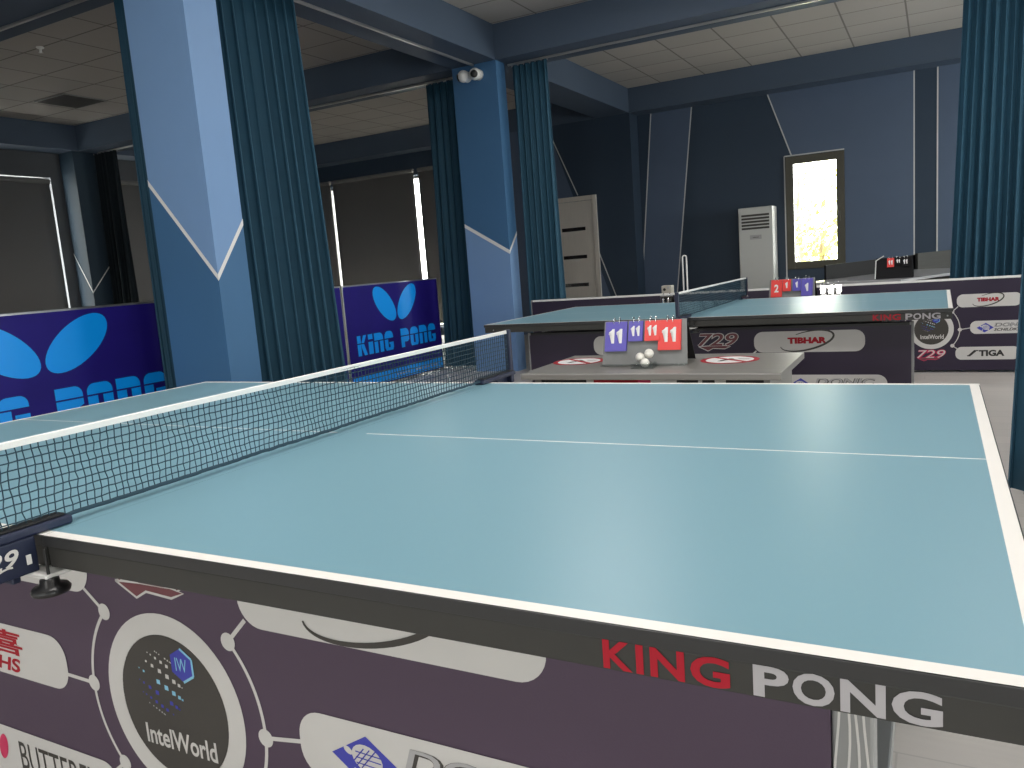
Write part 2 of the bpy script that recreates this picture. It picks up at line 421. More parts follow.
# blinds on the left bay windows
def blind(p0, p1, ztop, zbot, label):
    p0 = Vector((*p0, 0)); p1 = Vector((*p1, 0)); d = (p1-p0); L = d.length; rz = math.atan2(d.y, d.x)
    t = thing('roller_blind', label, 'blind', (p0.x, p0.y, 0), rz, 'grey roller blinds in the left bay')
    c = MB(); c.tube([(0, 0, ztop), (L, 0, ztop)], .035, 'blind', 14); c.build('roller', t)
    f = MB(); n = 24
    vs = []; fs = []
    for k in range(n+1):
        for z in (zbot, ztop-.02):
            for y in (-.002, .002): vs.append((L*k/n, y+.004*math.sin(k*1.3), z))
    for k in range(n):
        b = 4*k
        fs += [(b, b+4, b+6, b+2), (b+1, b+3, b+7, b+5), (b, b+1, b+5, b+4), (b+2, b+6, b+7, b+3)]
    fs += [(0, 2, 3, 1), (4*n, 4*n+1, 4*n+3, 4*n+2)]
    f.add(vs, fs, 'blind', True); f.build('fabric', t)
    q = MB(); q.box(0, L, -.012, .012, zbot-.03, zbot, 'grey_metal', .004); q.build('bottom_bar', t)
    return t
blind((-10.02, 6.58), (-10.02, 2.35), 2.84, .25, 'grey roller blind on the left wall, before the dark corner pillar')
blind((-9.98, 10.75), (-9.98, 7.45), 2.89, .25, 'grey roller blind on the left wall, beyond the dark corner pillar')
blind((-9.98, 1.85), (-9.98, -4.5), 2.89, .25, 'grey roller blind on the left wall, nearest the front')
blind((-9.0, 11.22), (-8.76, 11.22), 2.93, .25, 'narrow grey roller blind left of the thin strip of daylight')
blind((-8.70, 11.22), (-6.86, 11.22), 2.93, .25, 'wide grey roller blind between the two strips of daylight')
blind((-6.76, 11.22), (-5.1, 11.22), 2.93, .25, 'grey roller blind right of the wider strip of daylight')

# ------------------------------------------------------------------ door, AC, cameras
d = bpy.data.objects.new('door_1', None); COL.objects.link(d); tag(d, 'pale wooden door with three dark glass slits', 'door', kind='structure')
d.location = (-3.70, YD, 0)
f = MB()
f.box(-.43, -.36, -.035, -.001, 0, 2.13, 'door', .005); f.box(.30, .37, -.035, -.001, 0, 2.13, 'door', .005); f.box(-.36, .30, -.035, -.001, 2.06, 2.13, 'door', .005)
f.build('door_frame', d)
l = MB(); l.box(-.355, .295, -.025, -.002, .01, 2.055, 'door', .004); lf = l.build('door_leaf', d)
for z in (1.605, 1.175, .74):
    s = MB(); s.box(-.235, .165, -.031, -.024, z, z+.055, 'dark_glass', .002); s.build('glass_slit', lf)
h = MB(); h.box(-.325, -.285, -.034, -.025, .86, 1.04, 'metal', .003); h.tube([(-.305, -.03, .97), (-.305, -.075, .97), (-.20, -.075, .97)], .010, 'metal'); h.build('door_handle', lf)

t = thing('air_conditioner', 'white floor-standing air conditioner left of the bright window', 'air conditioner', (-.965, 11.08, 0))
b = MB(); b.box(-.235, .235, -.15, .19, .03, 1.70, 'ac_white', .012); b.box(-.225, .225, -.14, .18, 0, .03, 'grey_metal'); b.build('casing', t)
v = MB(); v.box(-.205, .205, -.156, -.148, 1.37, 1.62, 'ac_white', .003)
v.build('grille_frame', t)
for k in range(5):
    z = 1.395+k*.045
    v = MB(); v.box(-.19, .19, -.160, -.154, z, z+.028, 'print_dark', .002); v.build('louvre', t)
v = MB(); v.box(-.08, .08, -.154, -.148, 1.255, 1.315, 'print_grey', .002); v.text('------', (-.04, .04, 1.278, 1.288), -.155, 'print_dark'); v.build('display', t)
v = MB(); v.box(-.22, .22, -.153, -.148, .28, 1.00, 'ac_white', .004); v.build('lower_panel', t)

def cam_dome(x, yaw, lab):
    t = thing('security_camera', lab, 'camera', (x, 6.849, 3.135), 0, 'white security cameras on the second pillar')
    b = MB(); X = Matrix.Rotation(PI/2, 4, 'X'); b.lathe([(.055, 0), (.055, .02), (.045, .035)], 'white_metal', X); b.build('mount', t)
    d = Matrix.Rotation(yaw, 4, 'Z')
    b = MB(); b.sphere((0, -.085, -.005), .062, 'white_metal', 24); hd = b.build('housing', t)
    n = d @ Vector((0, -1, -.15)); n.normalize(); c = Vector((0, -.085, -.005))+n*.045
    q = n.to_track_quat('Z', 'Y').to_matrix().to_4x4(); X = Matrix.Translation(c) @ q
    b = MB(); b.lathe([(.038, 0), (.038, .016), (.030, .022)], 'black_plastic', X, 20); b.build('lens', hd)
cam_dome(-3.085, -1.3, 'white dome camera turned to the left, left of the pair on the pillar')
cam_dome(-2.945, .35, 'white dome camera showing its dark lens, right of the pair on the pillar')

# ------------------------------------------------------------------ curtains
def curtain(name, p0, p1, q0, q1, folds, amp, label, mm='curtain', z0=.03, z1=3.215, rngs=1):
    """pleated drape from top line p0-p1 to bottom line q0-q1"""
    random.seed(rngs)
    t = thing(name, label, 'curtain', ((p0[0]+p1[0])/2, (p0[1]+p1[1])/2, 0), 0, 'teal velvet drapes hung from the beams')
    ox, oy = t.location.x, t.location.y
    P0, P1, Q0, Q1 = (Vector((*p, 0)) for p in (p0, p1, q0, q1))
    nu = folds*12; nz = 14
    ph = [random.uniform(-.5, .5) for _ in range(folds+2)]; am = [random.uniform(.6, 1.25) for _ in range(folds+2)]
    d = (P1-P0).normalized(); n = Vector((-d.y, d.x, 0))
    vs = []; fs = []
    for side in (0, 1):
        for j in range(nz+1):
            v = j/nz
            for i in range(nu+1):
                u = i/nu; fi = u*folds; k = int(min(fi, folds-1))
                a = am[k]*(1-(fi-k))+am[k+1]*(fi-k)
                e = (.75+.5*v)*amp*a
                w = 2*PI*fi+.8*math.sin(2.2*v+k)*.35+ph[k]*.6*v
                base = (P0.lerp(P1, u)).lerp(Q0.lerp(Q1, u), v)
                co = base+n*(e*math.sin(w)+.004*(1 if side else -1))+d*(.35*e*math.sin(2*w+.5))
                vs.append((co.x-ox, co.y-oy, z1+(z0-z1)*v))
    N = (nu+1)*(nz+1)
    for j in range(nz):
        for i in range(nu):
            a = j*(nu+1)+i
            fs.append((a, a+1, a+nu+2, a+nu+1)); fs.append((N+a, N+a+nu+1, N+a+nu+2, N+a+1))
    c = MB(); c.add(vs, fs, mm, True)
    ed = []
    for j in range(nz):
        for i in (0, nu):
            a = j*(nu+1)+i; ed.append((a, a+nu+1, N+a+nu+1, N+a))
    for i in range(nu):
        ed.append((i, N+i, N+i+1, i+1)); a = nz*(nu+1)+i; ed.append((a, a+1, N+a+1, N+a))
    b = len(c.v)-len(vs)
    for f in ed: c.f.append(f); c.m.append(0); c.smooth.append(False)
    c.build('drape', t)
    for k in range(folds+1):
        h = MB(); q = P0.lerp(P1, k/folds); h.box(q.x-ox-.006, q.x-ox+.006, q.y-oy-.006, q.y-oy+.006, z1-.005, z1+.011, 'metal')
        h.build('curtain_hook', t)
    return t
curtain('curtain', (-2.98, 3.21), (-2.98, 4.12), (-2.98, 3.21), (-2.98, 4.24), 9, .068, 'wide teal curtain bunched right of the near pillar', rngs=3)
curtain('curtain', (-3.77, 3.21), (-3.29, 3.21), (-3.775, 3.21), (-3.29, 3.21), 8, .04, 'narrow dark teal curtain left of the near pillar', rngs=4)
curtain('curtain', (-3.80, 7.13), (-3.31, 7.13), (-3.86, 7.13), (-3.33, 7.13), 6, .045, 'dark teal curtain left of the second pillar', rngs=5)
curtain('curtain', (-2.68, 7.10), (-2.27, 7.10), (-2.68, 7.10), (-2.24, 7.10), 6, .05, 'teal curtain right of the second pillar, by the door', rngs=6)
curtain('curtain', (1.47, 7.10), (2.36, 7.10), (1.345, 7.10), (2.36, 7.10), 14, .05, 'far right teal curtain behind the printed barrier', rngs=8)
curtain('curtain', (1.665, 3.15), (2.38, 3.15), (1.54, 3.15), (2.38, 3.152), 8, .06, 'near right teal curtain at the picture edge touching the floor', rngs=9)
curtain('curtain', (-9.66, 7.10), (-9.14, 7.10), (-9.80+.12, 7.10), (-9.28+.1, 7.10), 6, .06, 'near-black curtain beside the dark pillar at the left wall', 'dkcurtain', rngs=10)

def rail(x0, x1, y0, y1, label):
    t = MB(); t.box(x0, x1, y0, y1, ZB-.022, ZB-.001, 'metal', .003)
    return tag(t.build('curtain_rail'), label, 'curtain rail', 'curtain rails under the beams')
rail(-2.73, 2.44, 7.09, 7.115, 'curtain rail under the beam beyond the second table')
rail(-9.6, -3.28, 7.12, 7.145, 'curtain rail under the beam left of the second pillar')
rail(-9.6, -3.28, 3.20, 3.225, 'curtain rail under the beam left of the near pillar')
rail(-2.73, 2.44, 3.14, 3.165, 'curtain rail overhead between the two table bays')
rail(-3.012, -2.988, 3.42, 6.83, 'curtain rail under the beam joining the two left pillars')

# ceiling fittings in the left bay
t = MB(); t.lathe([(.035, 0), (.035, -.012), (.012, -.02), (.012, -.05), (.022, -.055)], 'white_metal', n=16)
o = tag(t.build('sprinkler', loc=(-6.47, 4.41, ZC)), 'small white sprinkler on the left bay ceiling', 'sprinkler')
t = thing('ceiling_light', 'unlit square ceiling panel in the left bay', 'ceiling light', (-8.30, 5.92, ZC))
b = MB(); b.box(-.30, .30, -.29, .29, -.012, -.001, 'grey_metal', .003); b.build('frame', t)
b = MB(); b.box(-.275, .275, -.265, .265, -.016, -.011, 'print_dark', .002); b.build('diffuser', t)

# ------------------------------------------------------------------ table tennis tables
def make_table(label, loc, rz, lx=1.189, ldx=0., ly=.235):
    t = thing('table_tennis_table', label, 'table tennis table', loc, rz)
    # local: x along the length (-1.37..1.37), y 0 near side .. 1.525
    for s in (-1, 1):
        h = MB(); a, b = (.0004, 1.37) if s > 0 else (-1.37, -.0004)
        h.box(a, b, 0, 1.525, .7425, .7595, 'edge', .0006)
        z = .7602
        def q(x0, x1, y0, y1, mm, zz=z): h.add([(x0, y0, zz), (x1, y0, zz), (x1, y1, zz), (x0, y1, zz)], [(0, 1, 2, 3)], mm)
        e0 = .002; L = .022
        ends = (a, b-L) if s > 0 else (a+L, b)
        q(ends[0], ends[1], L, .7625-.0025, 'teal_top'); q(ends[0], ends[1], .7625+.0025, 1.525-L, 'teal_top')
        q(ends[0]+(.06 if s > 0 else 0), ends[1]-(.03 if s < 0 else 0), .760, .765, 'line')
        q(ends[0], ends[0]+.06, .760, .765, 'teal_top') if s > 0 else q(ends[1]-.03, ends[1], .760, .765, 'teal_top')
        q(a, b, e0, L, 'line'); q(a, b, 1.525-L, 1.525-e0, 'line')
        if s > 0: q(b-L, b-e0, L, 1.525-L, 'line')
        else: q(a+e0, a+L, L, 1.525-L, 'line')
        h.build('tabletop', t)
    ap = MB()
    for s in (-1, 1):
        a, b = (.004, 1.366) if s > 0 else (-1.366, -.004)
        ap.box(a, b, .004, .028, .706, .7412, 'apron', .002); ap.box(a, b, 1.497, 1.521, .706, .7412, 'apron', .002)
        ap.box(*( (1.342, 1.366) if s > 0 else (-1.366, -1.342)), .028, 1.497, .706, .7412, 'apron', .002)
        ap.box(*( (.004, .028) if s > 0 else (-.028, -.004)), .028, 1.497, .706, .7412, 'apron', .002)
    # small bolts on the apron
    for x in (-1.3, 1.345):
        ap.lathe([(.004, 0), (.004, .002)], 'metal', Matrix.Translation((x, .0035, .723)) @ Matrix.Rotation(PI/2, 4, 'X'), 10)
    apo = ap.build('apron', t)
    g = MB(); [g.text(c_, (.966+ldx+.132*a_, .966+ldx+.132*b_, .7085, .7405), .0030, 'print_red', bold=.03) for c_, a_, b_ in (('K', 0, .245), ('I', .275, .335), ('N', .39, .66), ('G', .705, 1))]
    o = g.build('lettering', apo); o['label'] = 'red lettering'
    g = MB(); [g.text(c_, (1.120+ldx+.16*a_, 1.120+ldx+.16*b_, .7085, .7405), .0030, 'print_silver', bold=.03) for c_, a_, b_ in (('P', 0, .205), ('O', .225, .455), ('N', .485, .72), ('G', .75, 1))]
    o = g.build('lettering', apo); o['label'] = 'white lettering'
    # undercarriage
    for x in (-lx, lx):
        for y in (ly, 1.29):
            lg = MB(); lg.box(x-.023, x+.023, y-.03, y+.03, .03, .708, 'grey_metal', .004)
            yy = y-.0305
            for k, (dx, ph) in enumerate(((-.017, 0), (-.006, 1.2), (.004, 2.2), (.015, 3.1))):
                pts = [(x+dx+.0035*math.sin(ph+j*.55), .06+.64*j/30) for j in range(31)]
                lg.strip(pts, .0028, yy, 'print_white')
            lg.strip([(x-.006, .70), (x-.002, .66), (x+.002, .70)], .0028, yy, 'print_white')
            lo = lg.build('leg', t)
            ft = MB(); ft.lathe([(.022, 0), (.022, .015), (.017, .032)], 'black_plastic', Matrix.Translation((x, y, 0)), 16); ft.build('foot', lo)
        cr = MB(); cr.box(x-.02, x+.02, .265, 1.26, .22, .26, 'grey_metal', .004); cr.build('stretcher', t)
    for y in (ly, 1.29):
        cr = MB(); cr.box(-lx+.026, lx-.026, y+.035 if y < 1 else y-.065, y+.065 if y < 1 else y-.035, .66, .706, 'apron', .004); cr.build('support_rail', t)
    return t
T2L = (-.0175, 3.8468, 0); T2R = -.0054
make_table('nearest teal table tennis table with white edge lines filling the foreground', (0, 0, 0), 0)
make_table('second teal table tennis table beyond the grey score table', T2L, T2R, 1.05, .034, .29)

def make_net(label, loc, rz):
    t = thing('table_tennis_net', label, 'net', loc, rz)
    y0, y1 = -.140, 1.665; zb = .772; zt = .911
    random.seed(11)
    nt = MB(); st = .0135; n = int((y1-y0)/st)
    wob = [random.uniform(-1, 1) for _ in range(400)]
    r = .00115
    rows = 10; zs = [zb+(zt-zb)*k/rows for k in range(rows+1)]
    def wy(i, k): return y0+(y1-y0)*i/n+.0020*wob[(i*7+k*13) % 400]*(1 if 0 < k < rows else 0)+.0022*math.sin(i*.35+k*.55)
    def wx(i, k): return .0018*math.sin(i*.23+k*.4)
    for i in range(n+1):
        pts = [(wx(i, k), wy(i, k), zs[k]) for k in range(rows+1)]
        nt.tube(pts, r, 'net', 4, False)
    for k in range(rows+1):
        pts = [(wx(i, k), wy(i, k), zs[k]+.0008*wob[(i+k*31) % 400]) for i in range(0, n+1)]
        nt.tube(pts, r if k else .0038, 'net', 4, False)
    nt.build('mesh', t)
    tp = MB()
    pts = [(.0012*math.sin(j*.5), y0+(y1-y0)*j/40, .904) for j in range(41)]
    vs = []; fs = []
    for p in pts:
        vs += [(p[0]-.003, p[1], 0.9065), (p[0]+.0035, p[1], 0.9065), (p[0]+.0035, p[1], 0.9165), (p[0], p[1], 0.9180), (p[0]-.003, p[1], 0.9165)]
    for j in range(40):
        for k in range(5): fs.append((5*j+k, 5*j+(k+1) % 5, 5*j+5+(k+1) % 5, 5*j+5+k))
    fs += [(0, 1, 2, 3, 4), (204, 203, 202, 201, 200)]
    tp.add(vs, fs, 'tape'); tp.build('top_tape', t)
    for s in (-1, 1):
        X = Matrix.Identity(4) if s < 0 else Matrix.Translation((0, 1.525, 0)) @ Matrix.Rotation(PI, 4, 'Z')
        ps = MB(); ps.box(-.010, .010, -.1625, -.142, .735, .9185, 'navy_plastic', .003, X); po = ps.build('post', t)
        cl = MB()
        cl.box(-.016, .020, -.165, .062, .7615, .776, 'navy_plastic', .004, X)      # jaw lying on the top
        cl.box(-.012, .012, -.150, .054, .776, .781, 'black_plastic', .002, X)
        cl.box(.008, .018, -.170, -.004, .702, .7613, 'navy_plastic', .003, X)        # side plate
        cl.box(-.016, .008, -.045, -.030, .690, .7613, 'navy_plastic', .003, X)
        cl.box(-.010, .058, -.020, .045, .695, .702, 'white_metal', .002, X)        # lower jaw
        cl.box(.0185, .021, -.024, -.016, .718, .734, 'white_metal', .0008, X)
        clo = cl.build('clamp', t)
        mk = MB(); XT = X @ Matrix.Translation((.0187, 0, 0)) @ Matrix.Rotation(PI/2, 4, 'Z')
        mk.text('729', (-.106, -.034, .722, .750), -.0006, 'print_white', bold=.02, shear=.25, X=XT)
        mk2 = [(-.106+.06*j/8, .715-.004*math.sin(j*.7)+.003*j/8) for j in range(9)]
        L = [XT @ Vector((a, -.0006, b)) for a, b in mk2]; R = [XT @ Vector((a, -.0006, b+.003)) for a, b in mk2]
        mk.add(L+R, [(i, i+1, 9+i+1, 9+i) for i in range(8)], 'print_white')
        o = mk.build('lettering', clo); o['label'] = 'white numeral lettering'
        sc = MB(); sc.tube([X @ Vector((.052, -.012, .745)), X @ Vector((.052, -.012, .690))], .0025, 'black_plastic', 10); sc.build('screw', t)
        kn = MB(); kp = [(.007, .697), (.014, .695), (.015, .686), (.026, .683), (.0295, .678), (.028, .672), (.014, .669)]
        if s < 0:
            vv = MB(); kn.lathe(kp, 'black_plastic', Matrix.Translation((.052, -.012, 0)), 28)
        else:
            kn.lathe(kp, 'black_plastic', X @ Matrix.Translation((.052, -.012, 0)), 28)
        kn.build('clamp_knob', t)
    return t
make_net('white taped net across the nearest table', (-.03, 0, 0), 0)
make_net('small far net across the second table', T2L, T2R)

# ------------------------------------------------------------------ printed barriers
def plate(parent, x0, x1, z0, z1, Y, kind, s=1.):
    p = MB(); p.flat(rrect(x0, x1, z0, z1, (z1-z0)*.42), Y, 'print_white')
    w = x1-x0; h = z1-z0; cx = (x0+x1)/2; cz = (z0+z1)/2; e = Y-.0006*s
    if kind == 'tibhar':
        p.text('TIBHAR', (cx-.185*w, cx+.17*w, cz-.10*h, cz+.20*h), e, 'print_red', bold=.065)
        n = 40; a0, a1 = -2.85, 2.2
        pts = [(cx-.01*w+.235*w*math.cos(a0+(a1-a0)*k/n)+.05*w*math.sin(a0+(a1-a0)*k/n), cz+.03*h+.47*h*math.sin(a0+(a1-a0)*k/n)+.14*h*math.cos(a0+(a1-a0)*k/n)) for k in range(n+1)]
        p.strip(pts, [(.004+.0075*math.sin(PI*k/n))*s for k in range(n+1)], e-.0003, 'print_dark')
    elif kind == 'donic':
        c = (x0+.235*w, cz-.004*s)
        d = .056*s
        p.flat([(c[0]-d*1.25, c[1]), (c[0]-.1*d, c[1]-d*.8), (c[0]+d*1.25, c[1]), (c[0]+.1*d, c[1]+d*.8)][::1], e, 'print_blue')
        p.flat(ell(c[0]+.005*s, c[1]+.004*s, .032*s, .024*s, 20, -.3), e-.0005, 'print_white')
        for k in (-1, 0, 1):
            p.strip([(c[0]-.020*s+.012*k*s, c[1]-.014*s), (c[0]+.012*s+.012*k*s, c[1]+.022*s)], .0022*s, e-.0009, 'print_blue')
            p.strip([(c[0]-.024*s+.006*s, c[1]+.010*k*s+.004*s), (c[0]+.034*s, c[1]+.010*k*s+.002*s)], .0022*s, e-.0009, 'print_blue')
        p.flat(ell(c[0]-.034*s, c[1]+.012*s, .010*s, .006*s, 12, -.6), e-.0005, 'print_white')
        p.strip([(c[0]-.020*s, c[1]-.018*s), (c[0]-.026*s, c[1]-.028*s)], .007*s, e-.0006, 'print_white')
        p.strip([(c[0]+.024*s, c[1]-.014*s), (c[0]+.028*s, c[1]-.024*s)], .007*s, e-.0006, 'print_white')
        tb = (x0+.37*w, x0+.90*w, cz+.0*h, cz+.33*h)
        p.text('DONIC', tb, e, 'print_dark', bold=.05, shear=.2); p.text('DONIC', tb, e-.0004, 'print_grey', bold=.012, shear=.2)
        p.text('SCHILDKROT', (x0+.37*w, x0+.92*w, cz-.30*h, cz-.08*h), e, 'print_black', bold=.03, shear=.3)
    elif kind == 'stiga':
        p.text('TIGA', (cx-.13*w, cx+.27*w, cz-.24*h, cz+.24*h), e, 'print_black', bold=.05, shear=.0)
        sw = .10*h; X0 = cx-.31*w
        p.flat([(X0, cz-.24*h), (X0+.045*w, cz-.24*h), (X0+.145*w, cz+.16*h), (X0+.175*w, cz+.16*h), (X0+.175*w, cz+.24*h), (X0+.105*w, cz+.24*h), (X0+.012*w, cz-.16*h), (X0-.01*w, cz-.16*h)], e, 'print_black')
    elif kind == 'dhs':
        p.text('红双喜', (cx-.40*w, cx+.24*w, cz-.08*h, cz+.40*h), e, 'print_red', bold=.02)
        p.text('DHS', (cx-.03*w, cx+.21*w, cz-.42*h, cz-.14*h), e, 'print_red', bold=.03, shear=.2)
    elif kind == 'butterfly':
        for sx, r in ((-1, .5), (1, -.5)):
            p.flat(ell(x0+.25*w+sx*.026*s, cz+.005*s, .017*s, .034*s, 20, r*.6), e, 'print_pink')
        p.text('BUTTERFLY', (x0+.40*w, x0+.93*w, cz-.29*h, cz+.27*h), e, 'print_dark', bold=.005)
    elif kind == 'plain':
        pass
    o = p.build('logo_plate', parent)
    if kind != 'plain': o['label'] = 'white rounded plate with a printed name'
    return o

def make_barrier(label, w, h, loc, rz, s=1., mark='top', base='purple', cz=.345, group=None, cx=0., wrap=.6, pw=.60, rail='white_metal'):
    """printed banner barrier; local x along width centred, faces -y"""
    t = thing('barrier', label, 'barrier', loc, rz, group)
    f = MB()
    th = .022
    f.box(-w/2, -w/2+th, -.012, .012, .0, h, 'grey_metal', .004); f.box(w/2-th, w/2, -.012, .012, .0, h, 'grey_metal', .004)
    f.box(-w/2+th, w/2-th, -.012, .012, h-th, h, rail, .004)
    f.build('frame', t)
    for x in (-w/2+.03, w/2-.03):
        q = MB(); q.box(x-.012, x+.012, -.02, .17, 0, .012, 'grey_metal', .003); q.build('foot', t)
    b = MB()
    nx = 40; vs = []; fs = []; random.seed(5)
    x0, x1, z0, z1 = -w/2+th*wrap, w/2-th*wrap, .02, h-th+.004
    for j in range(2):
        for i in range(nx+1):
            vs.append((x0+(x1-x0)*i/nx, -.0135, z0+(z1-z0)*j))
    for j in range(2):
        for i in range(nx+1):
            vs.append((x0+(x1-x0)*i/nx, .0135, z0+(z1-z0)*j))
    N = nx+1
    for i in range(nx): fs += [(i, i+1, N+i+1, N+i), (2*N+i, 3*N+i, 3*N+i+1, 2*N+i+1), (i, 2*N+i, 2*N+i+1, i+1), (N+i, N+i+1, 3*N+i+1, 3*N+i)]
    fs += [(0, N, 3*N, 2*N), (nx, 2*N+nx, 3*N+nx, N+nx)]
    b.add(vs, fs, base); bo = b.build('banner', t)
    Y = -.0145
    C = (cx, cz)
    # emblem
    g = MB(); g.ring(C, .146*s, .190*s, Y, 'print_white', 64); g.flat(ell(C[0], C[1], .147*s, .147*s, 64), Y, 'print_dark')
    e = Y-.0006
    gc = (C[0]-.03*s, C[1]+.045*s); R = .068*s
    for la in range(-3, 4):
        for lo in range(-4, 5):
            a, bb = la*.40, lo*.36
            x = R*math.cos(a)*math.sin(bb+.3); z = R*math.sin(a+.0)
            sz = .0055*s*max(.25, math.cos(bb)*math.cos(a))
            xx = gc[0]+x*.9+z*.3; zz = gc[1]+z*.9-x*.35
            mm = 'print_white' if la > 0 else ('print_cyan' if la == 0 else ('print_blue' if la > -3 else 'print_grey'))
            if (lo+la*2) % 7 == 5: continue
            g.flat([(xx-sz, zz-sz*.8), (xx+sz, zz-sz*.9), (xx+sz*.9, zz+sz*.8), (xx-sz*.9, zz+sz)], e, mm)
    hx = (C[0]+.042*s, C[1]+.094*s)
    hexa = [(hx[0]+.034*s*math.cos(PI/2+k*PI/3), hx[1]+.034*s*math.sin(PI/2+k*PI/3)) for k in range(6)]
    g.flat(hexa, e-.0004, 'print_blue')
    for k in (4, 5, 3): g.strip([hexa[k], hexa[(k+1) % 6]], .005*s, e-.0008, 'print_cyan')
    g.text('IW', (hx[0]-.017*s, hx[0]+.014*s, hx[1]-.013*s, hx[1]+.014*s), e-.0010, 'print_cyan', bold=.0)
    g.text('IntelWorld', (C[0]-.092*s, C[0]+.106*s, C[1]-.092*s, C[1]-.050*s), e, 'print_white', bold=.02)
    o = g.build('emblem', bo); o['label'] = 'round white-ringed emblem with dotted globe'
    # connecting lines
    rr = .240*s
    def pol(a): return (C[0]+rr*math.cos(a), C[1]+rr*math.sin(a))
    an = [math.radians(q) for q in (43, -2, -42, 222, 179, 135)]
    lines = {}
    for a0, a1 in ((43, -42), (222, 135)):
        n = lines[a0] = MB(); n.strip([pol(math.radians(a0+(a1-a0)*k/24)) for k in range(25)], .0075*s, Y, 'print_white')
    PW = pw*s; PH = .122*s
    tops = C[1]+.262*s; mids = C[1]+.006*s; bots = C[1]-.235*s
    ends = [(C[0]+.225*s, tops-.05*s), (C[0]+.33*s, mids), (C[0]+.225*s, bots+.04*s), (C[0]-.225*s, bots+.04*s), (C[0]-.33*s, mids), (C[0]-.225*s, tops-.05*s)]
    for i_, (a, q) in enumerate(zip(an, ends)):
        n = lines[43] if i_ < 3 else lines[222]; p0 = pol(a); n.flat(ell(p0[0], p0[1], .0175*s, .0175*s, 20), Y-.0003, 'print_white'); n.strip([p0, q], .008*s, Y, 'print_white')
    for n in lines.values(): n.build('link_line', bo)
    def mplate(sx, xo, zc, kind):
        x0, x1 = (C[0]+xo*s, C[0]+xo*s+PW) if sx > 0 else (C[0]-xo*s-PW, C[0]-xo*s)
        lim = w/2-.012
        plate(bo, max(x0, -lim), min(x1, lim), zc-PH/2, zc+PH/2, Y-.0004, kind, s)
    mplate(1, .213, tops, 'tibhar'); mplate(-1, .205, tops, 'plain')
    mplate(1, .324, mids+.002, 'donic'); mplate(-1, .325, mids+.02*s, 'dhs')
    mplate(1, .205, bots, 'stiga'); mplate(-1, .205, bots, 'butterfly')
    g = MB(); z0 = (C[1]+.245*s if mark == 'top' else C[1]-.275*s); bx = (C[0]-.12*s, C[0]+.12*s, z0, z0+.075*s)
    m0, m1 = ('print_white', 'maroon')
    g.text('729', (bx[0]-.004, bx[1]+.004, bx[2]-.004, bx[3]+.004), Y-.0003, 'print_pink' if mark != 'top' else m0, bold=.05, shear=.2)
    g.text('729', bx, Y-.0008, m1 if mark == 'top' else 'print_white', bold=.012 if mark == 'top' else -.005, shear=.2)
    rb = [(C[0]-.118*s, z0-.002*s), (C[0]-.060*s, z0-.030*s), (C[0]-.030*s, z0-.014*s), (C[0]+.04*s, z0-.018*s), (C[0]+.075*s, z0-.004*s), (C[0]+.04*s, z0+.003*s), (C[0]-.05*s, z0+.002*s)]
    g.flat(rb, Y-.0003, m1); g.strip(rb+[rb[0]], .005*s, Y-.0007, m0 if mark == 'top' else 'print_pink')
    o = g.build('number_mark', bo); o['label'] = 'outlined number mark'
    return t
make_barrier('purple printed barrier under the near edge of the nearest table', 2.33, .70, (0, .214, 0), 0, cx=-.016, wrap=-.03)
c, s_ = math.cos(T2R), math.sin(T2R)
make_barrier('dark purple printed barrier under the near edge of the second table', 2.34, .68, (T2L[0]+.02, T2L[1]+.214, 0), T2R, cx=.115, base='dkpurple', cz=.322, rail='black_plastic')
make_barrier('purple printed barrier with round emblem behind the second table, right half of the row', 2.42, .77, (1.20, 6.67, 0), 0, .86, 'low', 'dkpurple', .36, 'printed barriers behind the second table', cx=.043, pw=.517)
make_barrier('purple printed barrier behind the second table, left half of the row below the door', 2.42, .77, (-1.225, 6.67, 0), 0, .86, 'low', 'dkpurple', .36, 'printed barriers behind the second table', cx=.043, pw=.517)

